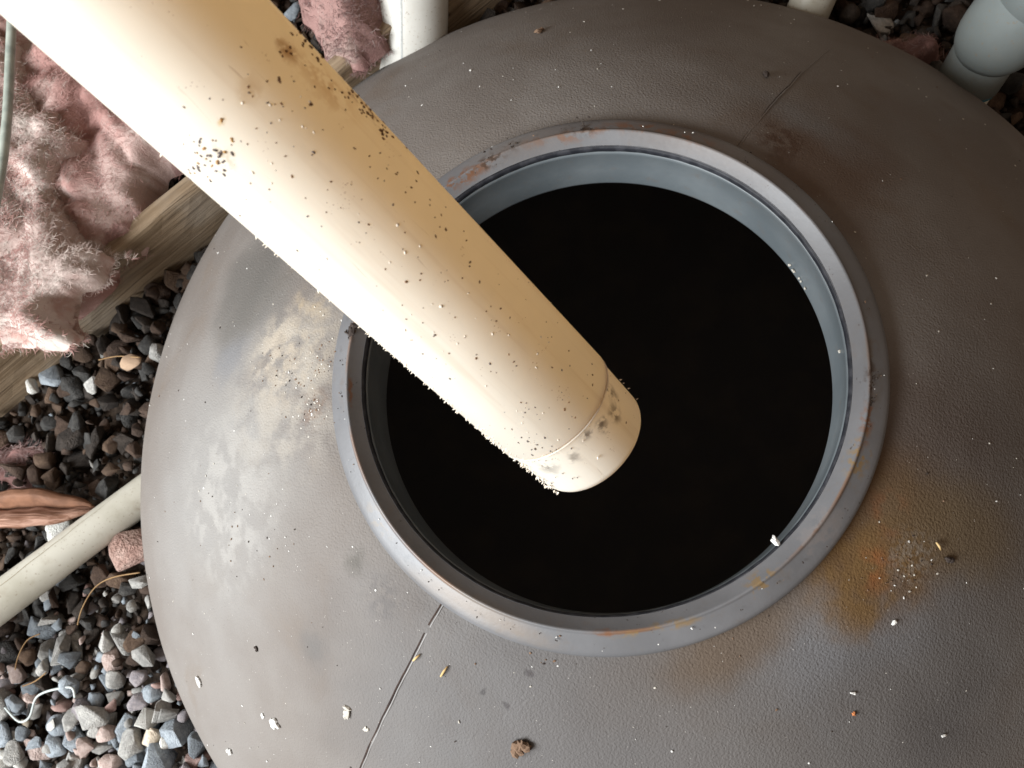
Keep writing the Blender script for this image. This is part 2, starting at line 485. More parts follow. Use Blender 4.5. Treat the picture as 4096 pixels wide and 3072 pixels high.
def pipe_mat(name, stains):
    m = M(name, 0.38, 0.35)
    c = m.mix(m.ramp(m.noise(12, 4), 0.35, 0.7), (0.855, 0.845, 0.77), (0.895, 0.885, 0.81))
    wf = m.warp(90, 0.012, 3)
    mp = m.n('ShaderNodeMapping'); m.L(m.co, mp.inputs['Vector']); mp.inputs['Scale'].default_value = (70, 70, 4)
    c = m.mix(m.ramp(m.noise(1.0, 4, 0.6, mp.outputs[0], 0.3), 0.52, 0.72, 0, 0.22), c, (0.55, 0.43, 0.29))
    mp2 = m.n('ShaderNodeMapping'); m.L(m.warp(8, 0.02), mp2.inputs['Vector']); mp2.inputs['Scale'].default_value = (420, 420, 9)
    c = m.mix(m.math('MULTIPLY', m.ramp(m.noise(1.0, 2, 0.5, mp2.outputs[0]), 0.66, 0.72, 0, 0.35), m.ramp(m.noise(14, 2), 0.5, 0.6)), c, (0.42, 0.34, 0.25))
    for u, v, r, cc, amt, st in stains:
        P, t, _ = hit_pipe(u, v)
        lp = PMI @ P
        k = m.blob(lp, r, wf, 0.1, st)
        k = m.math('MULTIPLY', k, m.ramp(m.noise(130, 4, 0.6), 0.40, 0.56))
        c = m.mix(m.math('MULTIPLY', k, amt), c, cc)
    sp = m.voro(420, m.warp(150, 0.004))
    k = m.math('MULTIPLY', m.ramp(sp, 0.12, 0.24, 1, 0), m.ramp(m.noise(60, 1), 0.63, 0.68))
    c = m.mix(m.math('MULTIPLY', k, 0.6), c, (0.30, 0.18, 0.09))
    m.color(c)
    m.bump(m.noise(25, 3), 0.12, 0.0015)
    tr = m.n('ShaderNodeBsdfTranslucent')
    m.L(m.mix(1.0, c, (1.0, 0.765, 0.48), 'MULTIPLY'), tr.inputs['Color'])
    mx = m.n('ShaderNodeMixShader')
    mx.inputs[0].default_value = 0.44
    m.L(m.b.outputs[0], mx.inputs[1]); m.L(tr.outputs[0], mx.inputs[2])
    m.L(mx.outputs[0], m.nt.nodes['Material Output'].inputs['Surface'])
    return m.m
SM = (0.085, 0.062, 0.045)
M_PIPE = pipe_mat('cream_pvc', [(1150, 200, 0.010, (0.30, 0.16, 0.05), 0.8, None), (870, 640, 0.014, (0.35, 0.29, 0.18), 0.55, None), (1470, 440, 0.012, (0.24, 0.13, 0.05), 0.8, ((0, 0, 1), 2.5)), (1300, 330, 0.020, (0.50, 0.34, 0.16), 0.5, ((0, 0, 1), 2.0)), (1000, 360, 0.012, (0.60, 0.48, 0.30), 0.5, None), (885, 480, 0.004, (0.6, 0.42, 0.1), 0.8, None)])
M_TIP = pipe_mat('cream_pvc_smudged', [(2450, 1560, 0.011, SM, 0.85, ((0, 0, 1), 1.6)), (2470, 1650, 0.010, SM, 0.8, ((0, 0, 1), 1.4)), (2415, 1705, 0.010, SM, 0.9, None),
                                      (2350, 1745, 0.009, SM, 0.85, None), (2300, 1830, 0.010, (0.13, 0.10, 0.085), 0.7, None), (2190, 1880, 0.014, (0.17, 0.165, 0.15), 0.6, None),
                                      (2080, 1830, 0.016, (0.2, 0.19, 0.17), 0.6, None)])
prof = [(PR, 1.9), (PR, 1.2), (PR, 0.9), (PR, 0.6), (PR, 0.4), (PR, 0.2), (PR, LT + 0.0012), (PR - 0.0006, LT + 0.0002), (PR - 0.0022, LT)]
V, F = revolve(prof, 160)
link('pipe_body', mesh('pipe_body', V, F, [M_PIPE]), pipe)
R2 = PR - 0.0018
prof = [(R2, LT + 0.004)] + [(R2 - 0.0012 * k / 6, LT * (1 - k / 6) + 0.010 * k / 6) for k in range(7)]
for k in range(1, 9):
    a = math.pi / 2 * k / 8
    prof.append((R2 - 0.0012 - 0.010 * (1 - math.cos(a)), 0.010 - 0.010 * math.sin(a)))
prof.append((R2 - 0.030, -0.0005))
V, F = revolve(prof, 160, True)
link('end_cap', mesh('end_cap', V, F, [M_TIP]), pipe)
# thin dark gap and glue bead at the joint
V, F = [], []
N = 200
for k in range(N):
    a = 2 * math.pi * k / N
    rr = 0.0011 + 0.0005 * mn.noise(Vector((math.cos(a) * 6, math.sin(a) * 6, 0)))
    for q in range(6):
        b = 2 * math.pi * q / 6
        R_ = R2 + 0.0006 + rr * math.cos(b)
        V.append((R_ * math.cos(a), R_ * math.sin(a), LT - 0.0016 + rr * 0.6 * math.sin(b) + 0.0012 * mn.noise(Vector((math.cos(a) * 3, math.sin(a) * 3, 4)))))
for k in range(N):
    for q in range(6):
        k2, q2 = (k + 1) % N, (q + 1) % 6
        F.append((k * 6 + q, k2 * 6 + q, k2 * 6 + q2, k * 6 + q2))
link('glue_bead', mesh('glue_bead', V, F, [M_PIPE]), pipe)

# specks, crumbs and bristly shavings stuck to the pipe
def lump(size, flat=0.6, el=1.0):
    """tiny 8-20 face lump, verts about the origin"""
    bm = bmesh.new()
    bmesh.ops.create_icosphere(bm, subdivisions=1, radius=1)
    vs = [Vector((v.co.x * el, v.co.y, v.co.z * flat)) * size * (0.7 + 0.6 * random.random()) for v in bm.verts]
    fs = [tuple(v.index for v in f.verts) for f in bm.faces]
    bm.free()
    return vs, fs
class Acc:
    def __init__(s): s.V, s.F, s.mi = [], [], []
    def add(s, vs, fs, M4, k=0):
        b = len(s.V)
        s.V += [M4 @ v for v in vs]
        s.F += [tuple(i + b for i in f) for f in fs]
        s.mi += [k] * len(fs)
m_brown = simple('dirt_brown', (0.12, 0.065, 0.032), (0.19, 0.10, 0.05), 300, 0.9)
m_dark = simple('dirt_dark', (0.07, 0.055, 0.05), (0.14, 0.11, 0.10), 300, 0.9)
m_ochre = simple('dirt_ochre', (0.35, 0.20, 0.06), (0.26, 0.13, 0.045), 300, 0.9)
m_cream = simple('shaving_cream', (0.74, 0.66, 0.55), (0.62, 0.54, 0.44), 300, 0.7)
acc = Acc()
def speck(u, v, size, k, el=None, flat=0.5):
    P, t, miss = hit_pipe(u, v)
    if t > t_end - 0.004: return
    c = A0 + AX * t
    nrm = (P - c).normalized()
    P = c + nrm * (PR - (0.0014 if t > t_seam else 0) + size * 0.15)
    q = nrm.to_track_quat('Z', 'Y') @ Euler((0, 0, random.uniform(0, 6.28))).to_quaternion()
    vs, fs = lump(size, flat, el or random.uniform(0.9, 1.9))
    acc.add(vs, fs, PMI @ Matrix.Translation(P) @ q.to_matrix().to_4x4(), k)
# (u, v, size in mm, material) read off the photograph
SP = [(1145,205,2.2,0),(1160,190,2.0,0),(1120,210,1.6,0),(1165,215,1.6,0),(1130,225,1.2,0),(1118,325,2.0,0),(1115,312,1.6,0),(1068,326,1.5,0),(993,348,1.4,0),(1175,325,1.4,1),
      (1220,262,1.2,0),(1283,258,1.5,0),(1325,322,1.3,0),(1315,352,1.4,0),(1340,358,1.2,0),(1258,348,1.2,0),(1242,418,2.0,0),(1125,415,1.3,0),(1100,418,1.0,0),(1380,390,1.2,0),(1382,440,1.1,0),
      (1480,440,2.4,0),(1470,455,2.0,0),(1490,465,1.8,0),(1445,370,1.6,0),(1535,490,1.6,0),(1540,510,1.6,0),(1625,592,1.6,0),(1520,613,1.2,0),(1478,624,1.2,0),(1480,668,1.1,0),
      (1590,690,1.1,0),(1670,690,1.5,0),(1665,725,1.3,0),(1645,750,1.4,0),(1622,770,1.2,0),(1660,810,1.2,0),(1720,800,1.0,0),(1740,870,1.1,0),(1255,610,1.4,1),(1248,620,1.1,1),
      (930,565,1.2,2),(926,580,1.0,1),(885,480,1.8,2),(890,478,1.2,2),(925,555,1.6,2),(1210,505,1.4,3),(1255,528,1.2,3),(1120,480,1.2,3),(970,412,1.5,3),(1080,420,1.4,3),(1010,690,1.6,3),
      (1783,917,1.8,0),(1625,1127,1.9,0),(1680,1120,1.2,0),(1685,1095,1.3,0),(1880,1050,1.5,0),(1878,1065,1.2,0),(1918,1127,1.6,0),(1765,860,1.2,0),(1742,945,1.3,0),(1855,925,1.0,0),
      (1945,1245,1.4,0),(1820,1270,1.2,0),(1985,1285,1.3,0),(2040,1270,1.0,0),(2185,1288,1.0,0),(1905,1433,1.9,0),(1960,1455,1.6,1),(2035,1418,1.2,0),(2208,1470,1.4,0),(2370,1500,1.3,0),
      (2370,1540,1.2,0),(2368,1457,1.0,0),(2258,1638,1.8,0),(2275,1610,1.2,0),(2105,1612,1.4,1),(2100,1650,1.3,1),(1800,1515,1.3,1),(1690,1415,1.3,1),(1740,1340,1.6,1),(1735,1345,1.2,1),
      (2140,1795,1.8,1),(2110,1765,1.4,1),(2225,1800,1.3,1),(2085,1750,1.2,1),(2250,1900,1.5,1),(2290,1920,1.3,1),(2310,1915,1.1,1),(2510,1690,1.2,0),(2480,1600,1.1,0),
      (1765,1225,2.2,3),(1970,1335,1.6,3),(2035,1340,1.6,3),(2150,1415,1.4,3),(2395,1835,2.0,3),(2145,1470,1.4,3),(1590,900,1.8,3),(1620,1010,1.6,3),(1680,985,1.5,3),(1560,1050,1.3,3),
      (1640,1360,1.2,3),(1860,1345,1.4,3),(1830,1375,1.3,3),(1620,1320,1.6,3)]
for u, v, s, k in SP: speck(u, v, s * 0.00054, k)
for _ in range(42):                                          # grey cluster near the lower left side
    speck(random.gauss(845, 45), random.gauss(650, 45), random.uniform(0.5, 1.1) * 0.001, random.choice((1, 1, 2)))
for _ in range(190):                                         # loose scatter
    t = random.random(); q = random.random()
    u = 700 + t * 1700 + (q - 0.5) * 500; v = 430 + t * 1330 - (q - 0.5) * 520
    if hit_pipe(u, v)[2]: continue
    speck(u, v, random.uniform(0.28, 0.7) * 0.001, random.choice((0, 0, 1, 3)))
for _ in range(60):                                          # near the tip, lower side
    speck(random.gauss(2120, 90), random.gauss(1780, 70), random.uniform(0.3, 0.8) * 0.001, random.choice((1, 1, 3)))
for _ in range(45):                                          # dirt along the upper right edge
    t = random.choice((random.uniform(0, 0.1), random.uniform(0.15, 0.32), random.uniform(0.2, 0.3)))
    u = 1190 + t * 1280 + random.uniform(-30, 5); v = 120 + t * 1390 + random.uniform(-5, 40)
    speck(u, v, random.uniform(0.5, 1.2) * 0.001, 0, flat=0.9)
# bristles on the lower left edge
def bristle(u, v, ln, k):
    P, t, _ = hit_pipe(u, v)
    if t > t_end - 0.006: return
    c = A0 + AX * t
    nrm = (P - c).normalized()
    P = c + nrm * (PR - (0.0016 if t > t_seam else 0.0006))
    side = AX.cross(nrm)
    tipd = (nrm + AX * random.uniform(-0.5, 0.9) + side * random.uniform(-0.4, 0.4)).normalized()
    wd = ln * random.uniform(0.22, 0.4)
    e1 = tipd.orthogonal().normalized(); e2 = tipd.cross(e1)
    base = [P + (e1 * math.cos(a) + e2 * math.sin(a)) * wd for a in (0, 1.57, 3.14, 4.71)]
    mid = [P + tipd * ln * 0.6 + (e1 * math.cos(a) + e2 * math.sin(a)) * wd * 0.6 for a in (0.3, 1.9, 3.4, 5.0)]
    vs = base + mid + [P + tipd * ln]
    fs = [(0, 1, 5, 4), (1, 2, 6, 5), (2, 3, 7, 6), (3, 0, 4, 7), (4, 5, 8), (5, 6, 8), (6, 7, 8), (7, 4, 8)]
    acc.add(vs, fs, PMI, k)
for _ in range(210):
    t = 1 - abs(random.gauss(0, 0.30))
    if t < 0: continue
    u = 640 + t * 1590; v = 612 + t * 1365
    o = random.uniform(-16, 4)
    bristle(u + o * 0.65, v - o * 0.76, random.uniform(1.1, 3.0) * 0.001, 3)
for u, v in ((2492, 1512), (2505, 1525), (2525, 1545), (2560, 1590), (2380, 1395), (2210, 1205), (2140, 1140), (2120, 1125)):
    bristle(u - 8, v + 4, random.uniform(1.6, 2.8) * 0.001, 3)
o = link('dirt_specks', mesh('dirt_specks', acc.V, acc.F, [m_brown, m_dark, m_ochre, m_cream], True, acc.mi), pipe)
o['kind'] = 'stuff'

# ================================================================== OTHER PIPES
def pvc(name, c1, c2, rough=0.4, grime=(0.3, 0.25, 0.18), amt=0.35):
    m = M(name, rough, 0.4)
    c = m.mix(m.ramp(m.noise(10, 4), 0.35, 0.7), c1, c2)
    c = m.mix(m.ramp(m.noise(30, 5, 0.65), 0.5, 0.75, 0, amt), c, grime)
    c = m.mix(m.math('MULTIPLY', m.ramp(m.noise(220, 2), 0.64, 0.7), 0.5), c, (0.25, 0.19, 0.13))
    m.color(c)
    m.bump(m.noise(60, 3), 0.1, 0.001)
    return m.m
M_W = pvc('white_pvc', (0.50, 0.485, 0.44), (0.55, 0.535, 0.49), amt=0.15)
M_OLD = pvc('aged_pvc', (0.40, 0.38, 0.31), (0.52, 0.50, 0.43), amt=0.45)
M_FIT = pvc('fitting_pvc', (0.19, 0.215, 0.21), (0.22, 0.245, 0.24), amt=0.1)
M_BLUE = simple('blue_primer', (0.04, 0.16, 0.22), (0.06, 0.22, 0.28), 90, 0.6)
M_PRINT = simple('grey_print', (0.30, 0.31, 0.30), (0.42, 0.43, 0.41), 200, 0.7)

def straight(name, A, B, r, mat, label, cat, ext0=0.0, ext1=0.0):
    A, B = Vector(A), Vector(B)
    d = (B - A).normalized()
    A2, B2 = A - d * ext0, B + d * ext1
    root = tag(empty(name, A2), label, cat)
    pts = [A2 + (B2 - A2) * k / 8 - A2 for k in range(9)]
    V, F = tube(pts, r, 48)
    link('pipe_body', mesh('pipe_body', V, F, [mat]), root)
    return root, A2, B2, d
# pipe beside the dome at the top of the picture
ptop, a, b, d = straight('white_pipe', at(1643, 420, -0.44), at(1640, -160, -0.26), 0.0665, M_W,
                         'wide upright white pipe rising behind the tank rim next to the pink insulation', 'pipe', 0.05, 1.2)
s = Vector((1, 0, 0)); s = (s - d * s.dot(d)).normalized(); up = d.cross(s)
if up.z < 0: up = -up
strip = []
V, F = [], []
for k in range(40):
    for q in (-0.0016, 0.0016):
        ang = math.radians(91) + q / 0.0665
        rr = 0.0668
        V.append(d * (0.02 + k * 0.02) + (s * math.cos(ang) + up * math.sin(ang)) * rr)
for k in range(39): F.append((2 * k, 2 * k + 1, 2 * k + 3, 2 * k + 2))
link('print_line', mesh('print_line', V, F, [M_PRINT]), ptop)
# short one to its right
straight('white_pipe', at(3205, 110, -0.40), at(3300, -120, -0.33), 0.036, M_OLD,
         'small stub of cream pipe coming out behind the tank at the top right', 'pipe', 0.05, 0.6)
# thin old pipe low on the left, with a hairline scratch
pth, a, b, d = straight('thin_pipe', at(640, 1930, -0.43), at(0, 2407, -0.325), 0.0315, M_OLD,
                        'thin aged white pipe lying over the gravel left of the tank', 'pipe', 0.1, 0.6)
m_cr = simple('scratch_brown', (0.20, 0.16, 0.10), (0.28, 0.23, 0.15), 200, 0.8)
s = d.cross(Vector((0, 0, 1))).normalized(); up = s.cross(d)
if up.z < 0: up = -up
V, F = [], []
for k in range(30):
    x = 0.16 + k * 0.012
    ang = math.radians(72) + 0.5 * (k / 29 - 0.3) + 0.08 * mn.noise(Vector((k * 0.4, 1, 1)))
    ww = 0.018 * math.sin(math.pi * (k + 0.5) / 30)
    for q in (-1, 1):
        aa = ang + q * ww
        V.append(d * x + (s * math.cos(aa) + up * math.sin(aa)) * 0.0317)
for k in range(29): F.append((2 * k, 2 * k + 1, 2 * k + 3, 2 * k + 2))
link('scratch', mesh('scratch', V, F, [m_cr]), pth)
# elbow fitting at the upper right corner
eA, eB, eC = at(3800, 440, -0.43), at(3925, 240, -0.335), at(4000, 130, -0.285)
el = tag(empty('pipe_elbow', eA), 'grey white pipe elbow with blue primer ring beside the tank at upper right', 'pipe fitting')
d = (eB - eA).normalized()
def loc(p): return Vector(p) - eA
V, F = tube([loc(eA - d * 0.08), loc(eA + d * 0.02), loc(eA + d * 0.06)], 0.043, 48)
link('pipe_body', mesh('pipe_body', V, F, [M_OLD]), el)
st = eA + (eB - eA) * 0.60
V, F = tube([loc(st - d * 0.006), loc(st - d * 0.005), loc(st + d * 0.001), loc(st + d * 0.002)], [0.0440, 0.0452, 0.0452, 0.0440], 48)
link('primer_ring', mesh('primer_ring', V, F, [M_BLUE]), el)
V, F = tube([loc(st), loc(st + d * 0.002), loc(st + d * 0.05), loc(st + d * 0.12)], [0.0445, 0.047, 0.0475, 0.0475], 48)
link('sleeve', mesh('sleeve', V, F, [M_FIT]), el)
eD = at(4190, -60, -0.20)
pts, rr = [], []
d2 = (eD - eC).normalized()
e0 = eC - d * 0.042
for k in range(13):
    t = k / 12
    p = (e0 * (1 - t) ** 2 + (eC + d * 0.02) * 2 * t * (1 - t) + (eC + d2 * 0.13) * t * t)
    pts.append(loc(p))
    rr.append((0.046, 0.053, 0.0575, 0.060, 0.061, 0.0615, 0.0615, 0.061, 0.0605, 0.060, 0.060, 0.060, 0.059)[k])
V, F = tube(pts, rr, 48)
link('elbow_body', mesh('elbow_body', V, F, [M_FIT]), el)
V, F = tube([pts[-1] - d2 * 0.06, pts[-1] - d2 * 0.058, pts[-1] + d2 * 0.05, pts[-1] + d2 * 0.052], [0.060, 0.066, 0.066, 0.060], 48)
link('socket', mesh('socket', V, F, [M_FIT]), el)
V, F = tube([pts[-1], pts[-1] + d2 * 0.5], 0.055, 48)
link('upper_pipe', mesh('upper_pipe', V, F, [M_FIT]), el)

# hose at the left edge
mh = M('hose_plastic', 0.35, 0.5)
mh.color(mh.mix(mh.ramp(mh.noise(40, 3), 0.3, 0.7), (0.22, 0.25, 0.22), (0.36, 0.39, 0.34)))
hp = [(40, -420, -0.06), (52, -200, -0.10), (50, 0, -0.13), (42, 200, -0.145), (30, 450, -0.15), (5, 680, -0.15), (-40, 900, -0.15), (-110, 1150, -0.16), (-240, 1450, -0.22), (-420, 1800, -0.33), (-600, 2100, -0.39)]
hp = [at(*q) for q in hp]
def smooth_path(P, n=6):
    out = []
    for i in range(len(P) - 1):
        p0, p1, p2, p3 = P[max(i - 1, 0)], P[i], P[i + 1], P[min(i + 2, len(P) - 1)]
        for k in range(n):
            t = k / n
            out.append(0.5 * ((2 * p1) + (p2 - p0) * t + (2 * p0 - 5 * p1 + 4 * p2 - p3) * t * t + (3 * p1 - p0 - 3 * p2 + p3) * t ** 3))
    out.append(P[-1])
    return out
V, F = tube(smooth_path(hp), 0.0075, 20)
tag(link('hose', mesh('hose', V, F, [mh.m])), 'thin grey green hose running down over the pink insulation at the left edge', 'hose')

# ================================================================== TIMBER
bA = at(0, 1665, GZ); bB = at(821, 993, GZ)
bd = (bB - bA); bd.z = 0; bd.normalize()
bn = Vector((-bd.y, bd.x, 0))
mw = M('old_timber', 0.85, 0.15)
mp = mw.n('ShaderNodeMapping')
mw.L(mw.co, mp.inputs['Vector'])
mp.inputs['Scale'].default_value = (1.6, 40, 40)
g = mw.noise(1.6, 5, 0.6, mp.outputs[0], 0.8)
g2 = mw.noise(4.5, 4, 0.6, mp.outputs[0], 0.4)
c = mw.mix(mw.ramp(g, 0.3, 0.7), (0.165, 0.115, 0.07), (0.30, 0.225, 0.15))
c = mw.mix(mw.ramp(g2, 0.55, 0.7, 0, 0.75), c, (0.085, 0.06, 0.04))
c = mw.mix(mw.ramp(mw.noise(6, 4), 0.5, 0.7, 0, 0.5), c, (0.30, 0.265, 0.22))
k = mw.math('MULTIPLY', mw.ramp(mw.voro(18), 0.05, 0.13, 1, 0), mw.ramp(mw.noise(11, 1), 0.52, 0.6))
c = mw.mix(mw.math('MULTIPLY', k, 0.8), c, (0.035, 0.02, 0.014))
mw.color(c)
mw.bump(mw.math('ADD', g, g2), 0.7, 0.003)
L0, L1 = -0.30, 2.3
prof = [(0, -0.05), (0, 0.02), (0.0012, 0.045), (-0.0006, 0.048), (0.0, 0.075), (0.0016, 0.098), (-0.0004, 0.101), (0, 0.132), (0.0015, 0.138), (0.005, 0.141), (0.02, 0.1405), (0.028, 0.141), (0.032, 0.138), (0.032, -0.05)]
V, F = [], []
NX = 90
for i in range(NX + 1):
    x = L0 + (L1 - L0) * i / NX
    for a, h in prof:
        j = 0.0022 * fbm((x * 9, a * 70, h * 30), 3)
        V.append((x, a + j, h + j * 0.6))
npf = len(prof)
for i in range(NX):
    for k in range(npf):
        k2 = (k + 1) % npf
        F.append((i * npf + k, i * npf + k2, (i + 1) * npf + k2, (i + 1) * npf + k))
F.append(tuple(range(npf))); F.append(tuple(range(NX * npf, NX * npf + npf))[::-1])
me = mesh('timber_beam', V, F, [mw.m], smooth=False)
beam = tag(link('timber_beam', me), 'weathered brown timber plank on edge running from left towards the white pipe', 'beam')
beam.location = (bA.x, bA.y, GZ)
beam.rotation_euler = (0, 0, math.atan2(bd.y, bd.x))

# ================================================================== INSULATION
def insul_mat(name, pal):
    m = M(name, 1.0, 0.02)
    w1 = m.warp(5, 0.20, 3)
    w2 = m.warp(18, 0.05, 3)
    a = m.ramp(m.noise(6, 5, 0.6, w1), 0.40, 0.60)
    c = m.mix(a, pal[0], pal[1])
    b = m.ramp(m.noise(11, 5, 0.6, w1), 0.50, 0.66)
    c = m.mix(m.math('MULTIPLY', b, 0.8), c, pal[2])
    d_ = m.ramp(m.noise(9, 4, 0.6, w2), 0.56, 0.70)
    c = m.mix(m.math('MULTIPLY', d_, 0.75), c, pal[3])
    mp = m.n('ShaderNodeMapping'); m.L(w1, mp.inputs['Vector'])
    mp.inputs['Scale'].default_value = (1, 7, 3); mp.inputs['Rotation'].default_value = (0, 0, 0.6)
    f = m.noise(34, 5, 0.65, mp.outputs[0], 1.5)
    c = m.mix(m.ramp(f, 0.55, 0.75, 0, 0.35), c, (0.58, 0.49, 0.44))
    m.color(c)
    m.b.inputs['Subsurface Weight'].default_value = 0.0
    hh = m.math('ADD', f, m.noise(70, 5, 0.7, w2))
    m.bump(hh, 0.6, 0.003)
    return m.m
M_INS = insul_mat('pink_glass_wool', ((0.358, 0.202, 0.179), (0.419, 0.304, 0.272), (0.465, 0.383, 0.343), (0.214, 0.106, 0.095)))
M_INS2 = insul_mat('pale_glass_wool', ((0.448, 0.325, 0.292), (0.508, 0.413, 0.372), (0.539, 0.479, 0.431), (0.358, 0.202, 0.168)))
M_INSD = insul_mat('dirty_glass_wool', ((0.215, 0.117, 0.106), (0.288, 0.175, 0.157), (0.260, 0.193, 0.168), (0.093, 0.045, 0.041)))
def sdist(poly, x, y):
    inside = False; best = 1e9
    n_ = len(poly)
    for i in range(n_):
        x1, y1 = poly[i]; x2, y2 = poly[(i + 1) % n_]
        if (y1 > y) != (y2 > y) and x < (x2 - x1) * (y - y1) / (y2 - y1) + x1: inside = not inside
        dx, dy = x2 - x1, y2 - y1
        t = max(0, min(1, ((x - x1) * dx + (y - y1) * dy) / (dx * dx + dy * dy + 1e-12)))
        best = min(best, math.hypot(x - x1 - t * dx, y - y1 - t * dy))
    return best if inside else -best
def wool(name, outline, zref, thick, mat, step=0.007, lump_s=9, seed=0, edge=0.07, parent=None, slope=None, inset=0.012):
    poly = [at(u, v, zref)[:2] for u, v in outline]
    xs = [p[0] for p in poly]; ys = [p[1] for p in poly]
    x0, x1, y0, y1 = min(xs) - .03, max(xs) + .03, min(ys) - .03, max(ys) + .03
    nx, ny = int((x1 - x0) / step) + 2, int((y1 - y0) / step) + 2
    V, F, ids = [], [], {}
    def node(i, j):
        k = (i, j)
        if k in ids: return ids[k]
        x, y = x0 + i * step, y0 + j * step
        sdv = sdist(poly, x, y)
        sdv += 0.016 * fbm((x * 14, y * 14, seed), 3) + 0.006 * fbm((x * 50, y * 50, seed), 2) - inset
        if sdv < -step * 1.2: ids[k] = -1; return -1
        e = min(1, max(0.0, sdv / edge))
        h = math.sqrt(1 - (1 - e) ** 2)
        q = (x + 0.05 * fbm((x * 6, y * 6, seed + 3), 2), y + 0.05 * fbm((x * 6, y * 6, seed + 8), 2))
        lumps = fbm((q[0] * lump_s, q[1] * lump_s, seed + 1), 3)
        fold = abs(fbm((q[0] * lump_s * 0.7, q[1] * lump_s * 0.7, seed + 5), 3))
        z = zref - thick + thick * h + 0.020 * lumps * (0.3 + h) - 0.020 * (1 - min(1, fold * 1.8)) ** 2 * h
        z += 0.0016 * fbm((x * 60, y * 60, seed), 2)
        if slope: z += slope(x, y)
        jx = 0.006 * fbm((x * 22, y * 22, seed + 11), 2); jy = 0.006 * fbm((x * 22, y * 22, seed + 17), 2)
        ids[k] = len(V); V.append((x + jx, y + jy, z))
        return ids[k]
    for i in range(nx):
        for j in range(ny):
            f = (node(i, j), node(i + 1, j), node(i + 1, j + 1), node(i, j + 1))
            if min(f) >= 0: F.append(f)
    ec = {}
    for f in F:
        for q in range(4):
            e = (f[q], f[(q + 1) % 4]); e = (min(e), max(e)); ec[e] = ec.get(e, 0) + 1
    nb = {}
    for (a, b), c_ in ec.items():
        if c_ == 1: nb.setdefault(a, []).append(b); nb.setdefault(b, []).append(a)
    for _ in range(4):
        new = {a: tuple(0.5 * V[a][k] + 0.5 * sum(V[b][k] for b in bs) / len(bs) for k in range(3)) for a, bs in nb.items()}
        for a, p in new.items(): V[a] = p
    o = link(name, mesh(name, V, F, [mat]), parent)
    return o, V, F
def fibres(name, V, F, count, parent, seed, mats, ln=(0.008, 0.022)):
    """matted curved glass fibres lying over the wool and sticking out of it"""
    r_ = random.Random(seed)
    FV, FF, MI_ = [], [], []
    nv = len(V)
    for q_ in range(count):
        p = Vector(V[r_.randrange(nv)])
        flow = 2.6 * mn.noise(Vector((p.x * 7, p.y * 7, seed))) * 2
        a = flow + r_.gauss(0, 0.55); cur = r_.gauss(0, 1.8); L_ = r_.uniform(*ln)
        lift = abs(r_.gauss(0, 0.0010)); dz = r_.gauss(0, 0.07)
        wd = r_.uniform(0.00018, 0.0004)
        b = len(FV); K = 6
        for k in range(K):
            t = k / (K - 1)
            q = p + Vector((0, 0, 0.0012 + lift * math.sin(t * 3.1)))
            sd_ = Vector((-math.sin(a), math.cos(a), r_.uniform(-0.4, 0.4)))
            w_ = wd * (1.15 - 0.8 * abs(2 * t - 1))
            FV += [q - sd_ * w_, q + sd_ * w_]
            a += cur / K
            p = p + Vector((math.cos(a), math.sin(a), dz)) * (L_ / K)
        mi_ = 0 if mn.noise(Vector((p.x * 9, p.y * 9, seed + 4))) + r_.gauss(0, 0.25) > 0.05 else 1
        if r_.random() < 0.12: mi_ = 2
        for k in range(K - 1): FF.append((b + 2 * k, b + 2 * k + 1, b + 2 * k + 3, b + 2 * k + 2)); MI_.append(mi_)
    o = link(name, mesh(name, FV, FF, mats, True, MI_), parent)
    o['kind'] = 'stuff'
    return o
FB = [simple('fibre_pale', (0.449, 0.368, 0.328), (0.398, 0.303, 0.269), 20, 0.9), simple('fibre_pink', (0.344, 0.202, 0.178), (0.300, 0.157, 0.137), 20, 0.9), simple('fibre_cream', (0.511, 0.464, 0.409), (0.452, 0.397, 0.343), 20, 0.9)]
FBD = [simple('fibre_dull', (0.244, 0.164, 0.150), (0.202, 0.127, 0.117), 20, 0.9), simple('fibre_mauve', (0.172, 0.097, 0.090), (0.143, 0.076, 0.068), 20, 0.9), simple('fibre_grey', (0.304, 0.244, 0.224), (0.260, 0.199, 0.187), 20, 0.9)]
ins, V, F = wool('insulation_batt', [(-230, -350), (250, -350), (900, 430), (760, 560), (640, 620), (560, 730), (510, 890), (470, 960), (380, 1010), (300, 1150), (120, 1260), (-230, 1300)],
                 -0.235, 0.10, M_INS, seed=2, inset=0.022)
tag(ins, 'torn lump of pink fibreglass insulation lying over the timber at the left', 'insulation')
fibres('loose_fibres', V, F, 15000, ins, 3, [FB[1], FB[1], FB[0]])
lay, V, F = wool('torn_layer', [(-230, -100), (60, 60), (150, 290), (330, 420), (370, 480), (260, 600), (240, 720), (300, 860), (440, 905), (440, 985), (370, 1010), (360, 1130), (230, 1170), (265, 1290), (250, 1370), (150, 1420), (-60, 1400), (-230, 1420)],
                 -0.190, 0.085, M_INS2, seed=9, edge=0.045, parent=ins, inset=0.034)
fibres('loose_fibres', V, F, 15000, ins, 4, FB)
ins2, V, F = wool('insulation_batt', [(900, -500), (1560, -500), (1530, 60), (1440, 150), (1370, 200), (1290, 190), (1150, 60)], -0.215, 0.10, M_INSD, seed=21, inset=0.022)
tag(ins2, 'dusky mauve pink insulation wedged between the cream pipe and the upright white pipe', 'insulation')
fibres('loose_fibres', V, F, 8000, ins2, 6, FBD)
ins3, V, F = wool('insulation_scrap', [(3390, 150), (3420, 90), (3560, 70), (3700, 40), (3800, 80), (3830, 140), (3760, 200), (3700, 260), (3560, 220), (3460, 170)], -0.335, 0.06, M_INSD, seed=31, edge=0.03, step=0.005)
